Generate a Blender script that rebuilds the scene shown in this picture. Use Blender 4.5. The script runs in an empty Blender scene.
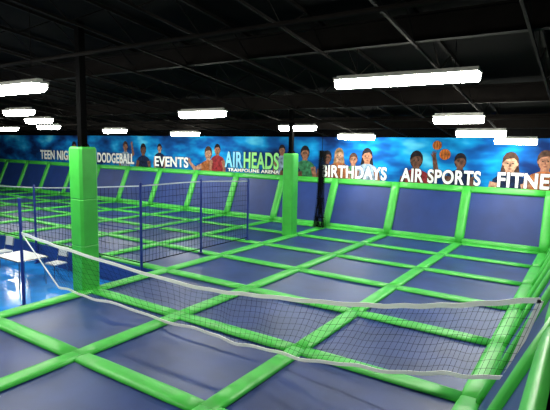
import bpy, math, random
from mathutils import Vector, Matrix
random.seed(4)
S=bpy.context.scene
try:
    S.view_settings.view_transform='Standard'
except Exception: pass

# ------------------------------------------------------------ materials
def mat(name,col,rough=.5,metal=0.0,noise=0.0,nscale=4.0,emis=None,estr=0,spec=.5,bump=0.0):
    m=bpy.data.materials.new(name); m.use_nodes=True
    nt=m.node_tree; b=nt.nodes['Principled BSDF']
    b.inputs['Base Color'].default_value=(*col,1)
    b.inputs['Roughness'].default_value=rough
    b.inputs['Metallic'].default_value=metal
    b.inputs['Specular IOR Level'].default_value=spec
    if emis:
        b.inputs['Emission Color'].default_value=(*emis,1)
        b.inputs['Emission Strength'].default_value=estr
    if noise>0 or bump>0:
        tc=nt.nodes.new('ShaderNodeTexCoord'); n=nt.nodes.new('ShaderNodeTexNoise')
        n.inputs['Scale'].default_value=nscale; n.inputs['Detail'].default_value=4
        nt.links.new(tc.outputs['Object'],n.inputs['Vector'])
        if noise>0:
            r=nt.nodes.new('ShaderNodeValToRGB')
            r.color_ramp.elements[0].position=.3; r.color_ramp.elements[1].position=.7
            r.color_ramp.elements[0].color=(*[c*(1-noise) for c in col],1)
            r.color_ramp.elements[1].color=(*[min(1,c*(1+noise)) for c in col],1)
            nt.links.new(n.outputs['Fac'],r.inputs['Fac']); nt.links.new(r.outputs['Color'],b.inputs['Base Color'])
        if bump>0:
            bp=nt.nodes.new('ShaderNodeBump'); bp.inputs['Strength'].default_value=bump
            nt.links.new(n.outputs['Fac'],bp.inputs['Height']); nt.links.new(bp.outputs['Normal'],b.inputs['Normal'])
    return m
M_green=mat('green_vinyl',(0.05,0.46,0.055),.42,noise=.12,nscale=3,bump=.15)
M_mat=mat('trampoline_fabric',(0.018,0.04,0.17),.42,noise=.25,nscale=1.2,spec=.38)
M_panel=mat('angled_trampoline_fabric',(0.01,0.035,0.18),.5,noise=.15,nscale=1.5,spec=.35)
M_floor=mat('blue_epoxy_floor',(0.015,0.22,0.68),.12,noise=.25,nscale=1.5,bump=.05)
M_skirt=mat('skirt_blue',(0.01,0.05,0.25),.6,noise=.1)
M_black=mat('black_paint',(0.0014,0.0014,0.0016),.95,noise=.3,nscale=2,spec=.03)
M_joist=mat('joist_steel',(0.0042,0.0033,0.003),.85,noise=.3,spec=.06)
M_bluepost=mat('blue_post_paint',(0.008,0.025,0.2),.45,noise=.08)
M_strap=mat('white_strap',(0.85,0.87,0.85),.7,noise=.05)
M_strap2=mat('grey_strap',(0.4,0.45,0.5),.7,noise=.05)
M_net=mat('black_net_cord',(0.003,0.004,0.005),.9,noise=.1,spec=.05)
M_lens=mat('light_lens',(0.9,0.95,0.9),.5,emis=(1.0,1.0,0.87),estr=74)
M_house=mat('fixture_housing',(0.3,0.3,0.28),.5,noise=.05)
M_white=mat('white_letter',(0.9,0.92,0.93),.6,noise=.03)
M_chair=mat('chair_plastic',(0.5,0.55,0.6),.5,noise=.03)
M_cyan=mat('cyan_letter',(0.2,0.6,0.9),.6,noise=.03)
M_lime=mat('lime_letter',(0.3,0.8,0.25),.6,noise=.03)
M_navy=mat('navy_letter_edge',(0.003,0.006,0.03),.7,noise=.05)
M_chrome=mat('brushed_metal',(0.6,0.62,0.65),.25,1.0,noise=.05)
M_tabletop=mat('table_top',(0.6,0.63,0.68),.3,noise=.05)
M_plat=mat('platform_carpet',(0.02,0.02,0.03),.9,noise=.3,nscale=20)

# ------------------------------------------------------------ mesh builder
class MB:
    def __init__(s): s.v=[];s.f=[];s.mi=[];s.mats=[]
    def m(s,mt):
        if mt not in s.mats: s.mats.append(mt)
        return s.mats.index(mt)
    def add(s,vs,fs,mt):
        o=len(s.v); i=s.m(mt); s.v+= [tuple(v) for v in vs]
        for f in fs: s.f.append([o+k for k in f]); s.mi.append(i)
    def box(s,a,b,mt):
        x0,y0,z0=a;x1,y1,z1=b
        s.add([(x0,y0,z0),(x1,y0,z0),(x1,y1,z0),(x0,y1,z0),(x0,y0,z1),(x1,y0,z1),(x1,y1,z1),(x0,y1,z1)],
              [(0,3,2,1),(4,5,6,7),(0,1,5,4),(1,2,6,5),(2,3,7,6),(3,0,4,7)],mt)
    def tube(s,p0,p1,r,mt,n=6,r2=None):
        p0=Vector(p0);p1=Vector(p1);d=(p1-p0)
        if d.length<1e-6:return
        d.normalize(); a=d.orthogonal().normalized(); b=d.cross(a); r2=r if r2 is None else r2
        vs=[]
        for p,rr in((p0,r),(p1,r2)):
            for k in range(n):
                t=2*math.pi*k/n; vs.append(p+a*math.cos(t)*rr+b*math.sin(t)*rr)
        fs=[(k,(k+1)%n,n+(k+1)%n,n+k) for k in range(n)]
        fs+=[tuple(range(n))[::-1],tuple(range(n,2*n))]
        s.add(vs,fs,mt)
    def path(s,pts,r,mt,n=6):
        for a,b in zip(pts[:-1],pts[1:]): s.tube(a,b,r,mt,n)
    def ribbon(s,pts,w,t,mt):   # vertical flat strap
        for a,b in zip(pts[:-1],pts[1:]):
            a=Vector(a);b=Vector(b);d=(b-a).normalized(); up=Vector((0,0,1))
            up=(up-d*d.dot(up))
            up = up.normalized() if up.length>.05 else Vector((1,0,0))
            n=d.cross(up)
            vs=[]
            for p in(a,b):
                for su,sn in((-1,-1),(1,-1),(1,1),(-1,1)): vs.append(p+up*su*w/2+n*sn*t/2)
            s.add(vs,[(0,1,5,4),(1,2,6,5),(2,3,7,6),(3,0,4,7),(3,2,1,0),(4,5,6,7)],mt)
    def pad(s,p0,p1,nrm,w,t,mt,seg=6,ramp=True):
        p0=Vector(p0);p1=Vector(p1);n=Vector(nrm).normalized(); d=(p1-p0); L=d.length; d.normalize(); sd=d.cross(n)
        prof=[(-.5,0),(-.5,.5),(-.42,.85),(-.25,1),(0,1.06),(.25,1),(.42,.85),(.5,.5),(.5,0)]
        vs=[];np_=len(prof)
        for k in range(seg+1):
            u=k/seg; c=1-(.12 if ramp and (k==0 or k==seg) else 0); ww=w*(1-(.05 if ramp and k in(0,seg) else 0))
            for a,h in prof: vs.append(p0+d*L*u+sd*a*ww+n*h*t*c)
        fs=[]
        for k in range(seg):
            for j in range(np_-1):
                a=k*np_+j; fs.append((a,a+np_,a+np_+1,a+1))
        fs.append(tuple(range(np_))); fs.append(tuple(range(seg*np_,(seg+1)*np_))[::-1])
        s.add(vs,fs,mt)
    def obj(s,name,parent=None,smooth=False):
        me=bpy.data.meshes.new(name); me.from_pydata(s.v,[],s.f); 
        for m_ in s.mats: me.materials.append(m_)
        for p,i in zip(me.polygons,s.mi): p.material_index=i; p.use_smooth=smooth
        me.update()
        o=bpy.data.objects.new(name,me); S.collection.objects.link(o)
        if parent: o.parent=parent
        return o
def empty(name,loc=(0,0,0)):
    e=bpy.data.objects.new(name,None); e.location=loc; S.collection.objects.link(e); e.empty_display_size=.2; return e

# ------------------------------------------------------------ layout
H=3.2
X0=-8.85; DX=2.6; DY=2.15; YW=17.0
XR=-1.05
XL=X0-DX*12
FZ=-0.6
YB=18.2
XWL=-41.0; XWR=3.2; YF=-4.0
def roofz(y): return 4.25+(YB-y)*0.12

# room shell
b=MB(); b.box((XWL,YF,FZ-.1),(XWR,YB,FZ),M_floor); b.obj('floor')
b=MB(); b.add([(XWL,YF,roofz(YF)),(XWR,YF,roofz(YF)),(XWR,YB,roofz(YB)),(XWL,YB,roofz(YB)),
               (XWL,YF,roofz(YF)+.1),(XWR,YF,roofz(YF)+.1),(XWR,YB,roofz(YB)+.1),(XWL,YB,roofz(YB)+.1)],
              [(0,1,2,3),(4,7,6,5),(0,4,5,1),(1,5,6,2),(2,6,7,3),(3,7,4,0)],M_black); b.obj('ceiling')
b=MB(); b.box((XWL,YB,FZ-.1),(XWR,YB+.15,roofz(YB)+.1),M_black); b.obj('wall_back')
b=MB(); b.box((XWL-.15,YF,FZ-.1),(XWL,YB+.15,roofz(YF)+.1),M_black); b.obj('wall_left')
b=MB(); b.box((XWR,YF,FZ-.1),(XWR+.15,YB+.15,roofz(YF)+.1),M_black); b.obj('wall_right')
b=MB(); b.box((XWL,YF-.15,FZ-.1),(XWR,YF,roofz(YF)+.1),M_black); b.obj('wall_front')

# ceiling joists
b=MB()
x=XWL+1
while x<XWR:
    ys=[YF+.1+k*.75 for k in range(int((YB-YF-.2)/.75)+1)]
    b.tube((x,YF+.05,roofz(YF)-.06),(x,YB-.05,roofz(YB)-.06),.04,M_joist,4)
    b.tube((x,YF+.05,roofz(YF)-.55),(x,YB-.05,roofz(YB)-.55),.03,M_joist,4)
    for k in range(len(ys)-1):
        za,zb=(-.06,-.55) if k%2 else (-.55,-.06)
        b.tube((x,ys[k],roofz(ys[k])+za),(x,ys[k+1],roofz(ys[k+1])+zb),.013,M_joist,4)
    x+=1.7
for y in (3.2,8.0,12.8,16.6):
    z=roofz(y)-.3
    b.box((XWL,y-.08,z-.22),(XWR,y+.08,z-.19),M_joist); b.box((XWL,y-.08,z+.19),(XWR,y+.08,z+.22),M_joist)
    b.box((XWL,y-.012,z-.2),(XWR,y+.012,z+.2),M_joist)
b.tube((XWL,6.1,roofz(6.1)-.7),(XWR,6.1,roofz(6.1)-.7),.04,M_joist,8)
b.tube((XWL,13.9,roofz(13.9)-.7),(XWR,13.9,roofz(13.9)-.7),.04,M_joist,8)
b.obj('ceiling_joists')

# ------------------------------------------------------------ trampoline court
court=empty('trampoline_court')
xsR=[X0+DX*i for i in range(4)]
ysR=[YW-DY*i for i in range(9)]
xsL=[X0-DX*i for i in range(13)]
ysL=[YW-DY*i for i in range(5)]
bm=MB(); bp=MB(); W=.29;T=.06
def cell(x0,x1,y0,y1):
    n=6; vs=[];fs=[]
    for j in range(n+1):
        for i in range(n+1):
            u=i/n;v=j/n; sag=-.05*(1-(2*u-1)**4)*(1-(2*v-1)**4)
            vs.append((x0+(x1-x0)*u,y0+(y1-y0)*v,sag))
    for j in range(n):
        for i in range(n):
            a=j*(n+1)+i; fs.append((a,a+1,a+n+2,a+n+1))
    bm.add(vs,fs,M_mat)
for i in range(3):
    for j in range(len(ysR)-1): cell(xsR[i],xsR[i+1],ysR[j+1],ysR[j])
for i in range(12):
    for j in range(4): cell(xsL[i+1],xsL[i],ysL[j+1],ysL[j])
N=(0,0,1)
for x in xsR:
    for j in range(len(ysR)-1): bp.pad((x,ysR[j+1],0),(x,ysR[j],0),N,W,T,M_green)
for x in xsL[1:]:
    for j in range(4): bp.pad((x,ysL[j+1],0),(x,ysL[j],0),N,W,T,M_green)
for y in ysR:
    for i in range(3): bp.pad((xsR[i]+W*.45,y,0),(xsR[i+1]-W*.45,y,0),N,W,T*.92,M_green)
for y in ysL:
    for i in range(12): bp.pad((xsL[i+1]+W*.45,y,0),(xsL[i]-W*.45,y,0),N,W,T*.92,M_green)
bm.obj('jump_mats',court,True); bp.obj('frame_pads',court,True)
b=MB()
b.box((X0-.17,ysR[-1],FZ),(X0-.12,ysL[-1],.0),M_skirt)
b.box((XL,ysL[-1]-.17,FZ),(X0-.17,ysL[-1]-.12,.0),M_skirt)
b.box((X0-.17,ysR[-1]-.17,FZ),(XR+.17,ysR[-1]-.12,.0),M_skirt)
b.obj('deck_skirt',court)

# angled wall trampolines
TZ=1.88; SL=.8
def angled(name,xs,par):
    pn=MB(); pd=MB(); nn=Vector((0,-TZ,SL)).normalized()
    y0=YW+.12
    for a,c in zip(xs[:-1],xs[1:]):
        pn.add([(a,y0,.02),(c,y0,.02),(c,y0+SL,TZ),(a,y0+SL,TZ)],[(0,1,2,3)],M_panel)
        pd.pad((a+.1,y0+SL,TZ-.05),(c-.1,y0+SL,TZ-.05),nn,.24,.09,M_green)
        pd.pad((a+.1,y0+.02,.1),(c-.1,y0+.02,.1),nn,.18,.07,M_green)
    for a in xs: pd.pad((a,y0,.02),(a,y0+SL+.02,TZ+.05),nn,.32,.09,M_green)
    pn.box((xs[0],y0+SL+.02,-.1),(xs[-1],y0+SL+.08,TZ-.02),M_skirt)
    pn.obj(name+'_fabric',par); pd.obj(name+'_pads',par,True)
aw=empty('angled_trampoline_row')
angled('back',sorted(set(xsL+xsR)),aw)
sw=empty('angled_trampoline_row')
pn=MB();pd=MB(); nn=Vector((-TZ,0,SL)).normalized(); xb=XR+.12
ysS=ysR
for a,c in zip(ysS[1:],ysS[:-1]):
    pn.add([(xb,a,.02),(xb,c,.02),(xb+SL,c,TZ),(xb+SL,a,TZ)],[(0,3,2,1)],M_panel)
    pd.pad((xb+SL,a+.1,TZ-.05),(xb+SL,c-.1,TZ-.05),nn,.2,.08,M_green)
for a in ysS: pd.pad((xb,a,.02),(xb+SL+.02,a,TZ+.05),nn,.26,.07,M_green)
pn.box((xb+SL+.02,ysS[-1],FZ),(xb+SL+.08,YW+.9,TZ-.02),M_skirt)
pn.obj('side_fabric',sw); pd.obj('side_pads',sw,True)

# viewing platform
b=MB(); b.box((0.1,YF+.02,1.45),(XWR-.02,16.8,1.6),M_plat)
for y in (-3,1,5,9,13,16): b.box((.12,y,FZ),(.27,y+.15,1.45),M_joist); b.box((2.9,y,FZ),(3.05,y+.15,1.45),M_joist)
b.obj('viewing_platform')

# ------------------------------------------------------------ padded pillars
def pillar(x,y,z1,name='padded_pillar'):
    e=empty(name,(x,y,0)); b=MB(); s=.215; c=.05; z0=.0
    ring=[(-s+c,-s),(s-c,-s),(s,-s+c),(s,s-c),(s-c,s),(-s+c,s),(-s,s-c),(-s,-s+c)]
    secs=[(z0,.97),(z0+.05,1),(1.0,1.0),(1.02,.965),(1.04,1),(2.0,1),(2.02,.965),(2.04,1),(z1-.04,1),(z1,.9)]
    vs=[(px*k,py*k,z) for z,k in secs for px,py in ring]; fs=[]
    for k in range(len(secs)-1):
        for j in range(8): fs.append((k*8+j,k*8+(j+1)%8,k*8+8+(j+1)%8,k*8+8+j))
    fs.append(tuple(range((len(secs)-1)*8,len(secs)*8)))
    b.add(vs,fs,M_green); b.obj('foam_sleeve',e)
    b=MB(); b.box((-.07,-.07,-.55),(.07,.07,roofz(y)-.02),M_black); b.obj('steel_column',e)
pillar(X0-.2,6.22,3.12); pillar(X0-.2,14.65,2.98)

# ------------------------------------------------------------ lights
def light(x,y,z,L=2.6):
    e=empty('ceiling_light',(x,y,z)); b=MB()
    prof=[(-.15,.06),(-.14,-.02),(-.09,-.08),(0,-.1),(.09,-.08),(.14,-.02),(.15,.06)]
    n=len(prof); vs=[(sx*L/2,p,q) for sx in(-1,1) for p,q in prof]
    fs=[(j,j+1,n+j+1,n+j) for j in range(n-1)]+[tuple(range(n))[::-1],tuple(range(n,2*n))]
    b.add(vs,fs,M_lens); b.obj('lens',e)
    b=MB(); b.box((-L/2-.02,-.17,.062),(L/2+.02,.17,.1),M_house); b.box((-L/2,-.06,.1),(L/2,.06,.15),M_house)
    for sx in(-1,1): b.tube((sx*L*.35,0,.15),(sx*L*.35,0,roofz(y)-z-.02),.008,M_joist,4)
    b.obj('housing',e)
for x,y,dz,L in [(-3.0,8.65,1.25,2.6),(-2.75,12,.74,1.1),(-2.75,14.8,.5,1.3),(-2.1,17,.33,1.2),
               (-9.35,5,1.0,1.7),(-9.1,10,.86,1.5),(-8.9,14.8,.69,1.4),(-7.6,17,.44,1.4),
               (-15,8.1,.9,1.3),(-17.5,10.2,.8,1.4),(-21,12.7,.7,1.4),(-19,14.8,.6,1.4),(-15.4,15.8,.5,1.5),
               (-27,14,.7,1.5),(-31,10,.8,1.5),(-3.4,1.5,1.9,2.6),(-9,0,1.8,2.6),(-14,4,1.3,2.6),(-25,5,1.2,2.6)]:  # next-to-last entry: off-frame fixture added to brighten the blue floor at left
    light(x,y,H+dz,L)

# ------------------------------------------------------------ mural
mm=bpy.data.materials.new('mural_print'); mm.use_nodes=True; nt=mm.node_tree; B=nt.nodes['Principled BSDF']; B.inputs['Roughness'].default_value=.8; B.inputs['Specular IOR Level'].default_value=.15
tc=nt.nodes.new('ShaderNodeTexCoord'); mp=nt.nodes.new('ShaderNodeMapping'); mp.inputs['Scale'].default_value=(.42,1,.9)
n1=nt.nodes.new('ShaderNodeTexNoise'); n1.inputs['Scale'].default_value=1.1; n1.inputs['Detail'].default_value=3
r=nt.nodes.new('ShaderNodeValToRGB'); cr=r.color_ramp
cr.elements[0].position=.36; cr.elements[0].color=(.001,.015,.09,1); cr.elements[1].position=.72; cr.elements[1].color=(.14,.65,.88,1)
q=cr.elements.new(.48); q.color=(.001,.08,.32,1); q=cr.elements.new(.59); q.color=(.003,.28,.66,1)
nt.links.new(tc.outputs['Object'],mp.inputs['Vector']); nt.links.new(mp.outputs['Vector'],n1.inputs['Vector'])
nt.links.new(n1.outputs['Fac'],r.inputs['Fac']); nt.links.new(r.outputs['Color'],B.inputs['Base Color'])
mural=empty('mural_banner')
b=MB(); b.box((XWL+.05,YB-.03,1.6),(2.9,YB-.005,3.66),mm); b.obj('printed_panel',mural)
def text(s,xc,w,z,h,m,y=YB-.07,par=mural):
    for k,(mt,off,yy) in enumerate(((M_navy,.05,y+.008),(m,.028,y-.006))):
        cu=bpy.data.curves.new('lettering_'+s.split()[0].lower(),'FONT'); cu.body=s; cu.size=1; cu.align_x='CENTER'; cu.extrude=.004; cu.offset=off
        cu.materials.append(mt); cu.space_character=1.06
        o=bpy.data.objects.new('lettering_'+s.split()[0].lower(),cu); S.collection.objects.link(o)
        bpy.context.view_layer.update()
        o.scale=(w/max(o.dimensions.x,.01),h/.72,1); o.rotation_euler=(math.pi/2,0,0); o.location=(xc,yy,z); o.parent=par
text('TEEN NIGHT',-29,4.1,2.12,.58,M_white)
text('DODGEBALL',-23.3,3.3,2.1,.56,M_white)
text('EVENTS',-18.7,2.5,2.06,.52,M_white)
text('AIR',-14.45,1.1,2.2,.74,M_cyan)
text('HEADS',-12.85,2.0,2.2,.74,M_lime)
text('TRAMPOLINE ARENA',-13.3,3.0,1.99,.15,M_white)
text('BIRTHDAYS',-8.2,2.9,1.99,.5,M_white)
text('AIR SPORTS',-4.7,2.9,1.99,.5,M_white)
text('FITNESS',-1.65,2.15,1.99,.5,M_white)

def flat(b,pts,y,mt):
    b.add([(x,y,z) for x,z in pts],[tuple(range(len(pts)))],mt)
def ell(cx,cz,rx,rz,n=20,a0=0,a1=2*math.pi):
    return [(cx+rx*math.cos(a0+(a1-a0)*k/n),cz+rz*math.sin(a0+(a1-a0)*k/n)) for k in range(n)]
def pm(name,c,ns=.6,sc=7): return mat(name,c,.8,noise=ns,nscale=sc,spec=.15)
skin=[pm('print_skin_a',(.24,.11,.07)),pm('print_skin_b',(.11,.05,.035)),pm('print_skin_c',(.34,.19,.13))]
hair=[pm('print_hair_dark',(.010,.008,.012)),pm('print_hair_brown',(.05,.025,.018)),pm('print_hair_blond',(.2,.12,.06))]
shirt=[pm('print_shirt_red',(.2,.02,.025)),pm('print_shirt_white',(.2,.27,.38)),pm('print_shirt_orange',(.28,.09,.03)),pm('print_shirt_black',(.006,.015,.05)),pm('print_shirt_green',(.03,.15,.07))]
M_lip=pm('print_lips',(.12,.04,.03))
M_ball=pm('print_ball',(.4,.11,.02),.5,8)
def limb(b,pts,ws,y,mt):
    for (p,w),(q,w2) in zip(zip(pts[:-1],ws[:-1]),zip(pts[1:],ws[1:])):
        d=Vector((q[0]-p[0],q[1]-p[1])).normalized(); n=Vector((-d.y,d.x))
        flat(b,[(p[0]+n.x*w,p[1]+n.y*w),(p[0]-n.x*w,p[1]-n.y*w),(q[0]-n.x*w2,q[1]-n.y*w2),(q[0]+n.x*w2,q[1]+n.y*w2)],y,mt)
        flat(b,ell(q[0],q[1],w2,w2,12),y-.0005,mt)
def person(cx,zc,s,sk,hr,sh,arms='down',long=False,yo=0):
    y=YB-.036-yo; b=MB(); k=skin[sk];hh=hair[hr];ss=shirt[sh]
    flat(b,ell(cx,zc+.02*s,.125*s,.17*s),y,hh)
    if long: flat(b,[(cx-.12*s,zc),(cx-.17*s,zc-.3*s),(cx+.17*s,zc-.3*s),(cx+.12*s,zc)],y,hh)
    flat(b,[(cx-.06*s,zc-.08*s),(cx-.07*s,zc-.22*s),(cx+.07*s,zc-.22*s),(cx+.06*s,zc-.08*s)],y-.001,k)
    zb=1.7
    flat(b,[(cx-.07*s,zc-.17*s),(cx-.19*s,zc-.22*s),(cx-.25*s,zc-.27*s),(cx-.27*s,zc-.38*s),(cx-.19*s,zb),(cx+.19*s,zb),(cx+.27*s,zc-.38*s),(cx+.25*s,zc-.27*s),(cx+.19*s,zc-.22*s),(cx+.07*s,zc-.17*s)],y-.002,ss)
    head=[(.0,.14),(.06,.125),(.095,.07),(.1,0),(.09,-.07),(.06,-.125),(.025,-.155),(-.025,-.155),(-.06,-.125),(-.09,-.07),(-.1,0),(-.095,.07),(-.06,.125)]
    flat(b,[(cx+a*s,zc+c_*s) for a,c_ in head],y-.003,k)
    fr=[(-.112,.0),(-.118,.09),(-.07,.165),(.0,.185),(.07,.165),(.118,.09),(.112,.0),(.09,.05),(.05,.085),(-.02,.075),(-.07,.06),(-.095,.03)]
    flat(b,[(cx+a*s,zc+c_*s) for a,c_ in fr],y-.004,hh)
    for e in(-.04,.04):
        flat(b,ell(cx+e*s,zc,.016*s,.009*s,8),y-.005,hair[0])
        limb(b,[(cx+(e-.02)*s,zc+.024*s),(cx+(e+.02)*s,zc+.026*s)],[.004*s,.004*s],y-.005,hh)
    flat(b,[(cx-.014*s,zc-.05*s),(cx+.014*s,zc-.05*s),(cx,zc-.005*s)],y-.005,M_lip)
    flat(b,ell(cx,zc-.09*s,.03*s,.009*s,10),y-.005,M_lip)
    for e in(-.103,.103): flat(b,ell(cx+e*s,zc-.01*s,.016*s,.032*s,8),y-.0025,k)
    def A(sd,mode):
        sx=cx+sd*.23*s; sz=zc-.32*s
        if mode=='up': P=[(sx,sz),(sx+sd*.16*s,sz+.08*s),(sx+sd*.1*s,sz+.4*s)]
        elif mode=='out': P=[(sx,sz),(sx+sd*.22*s,sz-.08*s),(sx+sd*.42*s,sz+.1*s)]
        else: P=[(sx,sz),(sx+sd*.06*s,sz-.28*s),(sx+sd*.02*s,sz-.5*s)]
        limb(b,P,[.065*s,.05*s,.035*s],y-.006,k); h=P[-1]
        flat(b,ell(h[0],h[1]+.02*s,.038*s,.05*s,10),y-.007,k)
        for q in range(4): 
            limb(b,[(h[0]+(-.028+.019*q)*s,h[1]+.05*s),(h[0]+(-.034+.022*q)*s,h[1]+(.09,.1,.098,.085)[q]*s)],[.009*s,.006*s],y-.007,k)
        limb(b,[(h[0]-sd*.03*s,h[1]),(h[0]-sd*.06*s,h[1]+.05*s)],[.011*s,.007*s],y-.007,k)
        return h
    ml,mr={'down':('down','down'),'up':('up','up'),'left':('out','down'),'right':('down','up')}[arms]
    A(-1,ml); h=A(1,mr)
    b.obj('mural_figure',mural)
    return h
def ball(x,z,r):
    b=MB(); flat(b,ell(x,z,r,r,24),YB-.05,M_ball)
    for k in(-1,0,1):
        limb(b,[(x+k*r*.45,z-r*.85),(x+k*r*.6,z),(x+k*r*.45,z+r*.85)],[.008]*3,YB-.052,hair[0])
    b.obj('mural_ball',mural)
person(-27.3,2.95,1.9,0,0,3,'left'); person(-25.9,2.85,1.6,1,0,4)
person(-22.4,3.05,1.7,0,1,1,'right'); person(-20.9,2.9,1.9,1,0,3,'down'); person(-19.6,3.0,1.4,2,0,3)
person(-16.1,2.8,2.0,2,1,2,'left'); person(-15.5,3.0,1.6,0,0,0,'down',yo=.008)
person(-11.2,2.75,1.9,1,0,3,'down',yo=.008); person(-10.5,2.95,1.8,0,0,4,'down'); person(-11.7,3.05,1.4,0,0,1)
person(-9.4,2.8,1.6,1,0,3); person(-8.85,2.9,1.7,2,2,2,long=True,yo=.008); person(-8.2,2.75,1.5,0,1,4); person(-7.6,2.9,1.8,0,0,1,long=True,yo=.008)
person(-5.6,2.8,2.0,1,0,0,'right'); ball(-4.85,3.38,.17); person(-4.0,2.8,1.7,1,0,3,'down'); ball(-4.55,3.05,.2)
person(-2.35,2.8,2.1,2,1,3,'down',long=True); person(-1.3,2.9,2.0,0,1,2,'down',yo=.008)

# ------------------------------------------------------------ nets
def catm(P,n=8):
    out=[]; P=[Vector(p) for p in P]; Q=[P[0]*2-P[1]]+P+[P[-1]*2-P[-2]]
    for i in range(1,len(Q)-2):
        for k in range(n):
            t=k/n; a,b_,c,d=Q[i-1:i+3]
            out.append(.5*((2*b_)+(-a+c)*t+(2*a-5*b_+4*c-d)*t*t+(-a+3*b_-3*c+d)*t**3))
    out.append(P[-1]); return out
def net(e,top,bot,rows,r,strapw=.055,mesh_m=M_net,sm=M_strap,side=True,sub=8,wob=0,botstrap=True):
    A=catm(top,sub); Bp=catm(bot,sub)
    if wob:
        for i,p in enumerate(A): p.z+=wob*.3*math.sin(i*.9)
        for i,p in enumerate(Bp[1:-1]): p.z+=wob*math.sin(i*.62)*math.sin(i*.23+1); p.y+=wob*math.sin(i*.4)
    b=MB(); G=[[A[i].lerp(Bp[i],j/rows)+Vector((0,.05*math.sin(i*.7)*math.sin(j/rows*math.pi),0)) for j in range(rows+1)] for i in range(len(A))]
    for i in range(len(A)):
        for j in range(rows):
            b.tube(G[i][j],G[i][j+1],r,mesh_m,3)
            if i<len(A)-1 and j>0: b.tube(G[i][j],G[i+1][j],r,mesh_m,3)
    b.obj('mesh',e)
    b=MB(); b.ribbon(A,strapw,.012,sm)
    b.ribbon(Bp,strapw*.8,.012,sm if botstrap else mesh_m)
    if side: b.ribbon([A[0],Bp[0]],strapw*.5,.012,sm); b.ribbon([A[-1],Bp[-1]],strapw,.012,sm)
    b.obj('straps',e)
def post(e,x,y,z0,z1,r=.035):
    b=MB(); b.tube((x,y,z0),(x,y,z1),r,M_bluepost,12); b.tube((x,y,z1),(x,y,z1+.03),r*1.15,M_bluepost,12); b.tube((x,y,z0),(x,y,z0+.02),r*2.4,M_bluepost,12)
    return b.obj('post',e)
yn=5.75
e=empty('court_divider_net')
net(e,[(-10.75,yn,1.12),(-8.8,yn,.97),(-5.6,yn,.84),(-4,yn,.95),(-2.4,yn,1.14),(-1.3,yn,1.36),(-.34,yn,1.62)],
    [(-9.35,yn,.1),(-7.9,yn,.1),(-5.6,yn,.1),(-4.2,yn,.1),(-2.9,yn,.2),(-1.6,yn,.42),(-.62,yn,.66)],9,.0022,.06,sub=16,wob=.02)
post(e,-10.78,yn,FZ,1.9)
YE=8.15
e=empty('netted_enclosure')
for x,z in((-9.5,2.2),(-12.0,2.0),(-14.4,1.85),(-17.5,1.75),(-21,1.75)): post(e,x,YE,FZ,z)
post(e,-9.5,10.4,0.03,2.2); post(e,-9.5,12.7,.07,2.1)
net(e,[(-9.5,YE,2.15),(-12,YE,1.95),(-14.4,YE,1.8),(-17.5,YE,1.7),(-21,YE,1.7)],[(-9.5,YE,.15),(-12,YE,.15),(-14.4,YE,.15),(-17.5,YE,.15),(-21,YE,.15)],10,.005,.03,sub=14,side=False,sm=M_strap2,botstrap=False)
net(e,[(-9.5,YE,2.15),(-9.5,10.4,2.15),(-9.5,12.7,2.05)],[(-9.5,YE,.15),(-9.5,10.4,.15),(-9.5,12.7,.15)],12,.005,.03,sub=18,side=False,sm=M_strap2,botstrap=False)
b=MB(); b.tube((-9.5,YE,1.0),(-9.5,10.4,1.0),.015,M_bluepost,8); b.tube((-9.5,YE,1.0),(-12,YE,1.0),.015,M_bluepost,8); b.obj('rail',e)
# gathered black net hanging at back
b=MB(); n=30
for layer in range(2):
    vs=[];fs=[]
    for i in range(n+1):
        for j in range(9):
            z=.1+3.0*j/8; w=.5-.2*math.sin(j/8*math.pi)-.22*(j/8)
            vs.append((X0+.02+w*(i/n-.5)+.06*j/8,16.45+.08*math.sin(i*1.5+layer)+layer*.12,z))
    for i in range(n):
        for j in range(8): a=i*9+j; fs.append((a,a+9,a+10,a+1))
    for f in fs:
        for p,q_ in((0,1),(1,2)): b.tube(vs[f[p]],vs[f[q_]],.007,M_net,3)
b.tube((X0+.08,16.5,3.05),(X0+.08,16.5,3.82),.012,M_net,5)
b.obj('gathered_net')

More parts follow.
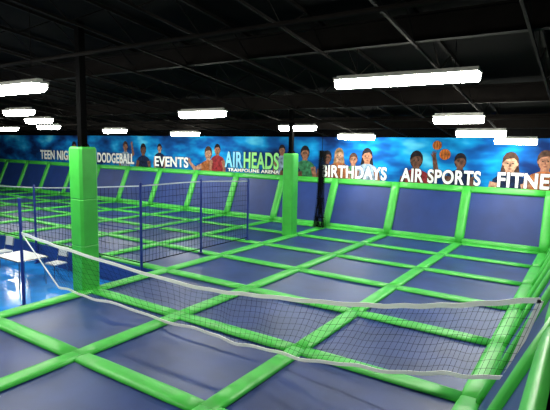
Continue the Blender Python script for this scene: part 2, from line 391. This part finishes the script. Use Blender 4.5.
# ------------------------------------------------------------ cafe tables and chairs
def table(x,y):
    e=empty('cafe_table',(x,y,FZ)); b=MB()
    b.box((-.6,-.4,.72),(.6,.4,.76),M_tabletop)
    for s1 in(-1,1):
        b.tube((-.6,s1*.41,.74),(.6,s1*.41,.74),.02,M_chrome,8); b.tube((s1*.61,-.4,.74),(s1*.61,.4,.74),.02,M_chrome,8)
        for s2 in(-1,1): b.tube((s1*.5,s2*.32,.72),(s1*.54,s2*.36,0),.022,M_chrome,8)
    b.obj('table_body',e)
def chair(x,y,rot):
    e=empty('stacking_chair',(x,y,FZ)); e.rotation_euler=(0,0,rot); b=MB()
    b.box((-.21,-.21,.43),(.21,.21,.46),M_chair)
    vs=[];fs=[]
    for i in range(7):
        u=-.2+.4*i/6; c=.03*math.cos(u*6)
        for z,o in((.6,.0),(.86,.04)): vs.append((u,.22+o+c,z)); vs.append((u,.235+o+c,z))
    for i in range(6):
        a=i*4; fs+=[(a,a+4,a+6,a+2),(a+1,a+3,a+7,a+5),(a+2,a+6,a+7,a+3),(a,a+1,a+5,a+4)]
    b.add(vs,fs,M_chair)
    for s1 in(-1,1):
        b.tube((s1*.19,-.19,.43),(s1*.22,-.22,0),.012,M_chrome,8)
        b.path([(s1*.22,.24,0),(s1*.19,.2,.43),(s1*.19,.26,.85)],.012,M_chrome,8)
    b.obj('chair_body',e)
table(-12.6,6.7); table(-14.8,6.5)
chair(-12.3,7.5,0.1); chair(-12.9,5.9,math.pi); chair(-14.9,7.35,.1)

# ------------------------------------------------------------ world & camera
w=bpy.data.worlds.new('world'); S.world=w; w.use_nodes=True
w.node_tree.nodes['Background'].inputs[0].default_value=(.01,.015,.03,1); w.node_tree.nodes['Background'].inputs[1].default_value=.3
cam=bpy.data.cameras.new('camera'); co=bpy.data.objects.new('camera',cam); S.collection.objects.link(co); S.camera=co
cam.lens=36*476/550; cam.sensor_width=36; cam.clip_start=.05
yaw=math.radians(33.5); p=math.radians(6.95); rr=.02
f=Vector((-math.sin(yaw)*math.cos(p),math.cos(yaw)*math.cos(p),-math.sin(p)))
rt=Vector((math.cos(yaw),math.sin(yaw),0)); up=rt.cross(f)
r2=rt*math.cos(rr)+up*math.sin(rr); u2=-rt*math.sin(rr)+up*math.cos(rr)
mtx=Matrix((r2,u2,-f)).transposed().to_4x4(); mtx.translation=Vector((0,0,H)); co.matrix_world=mtx
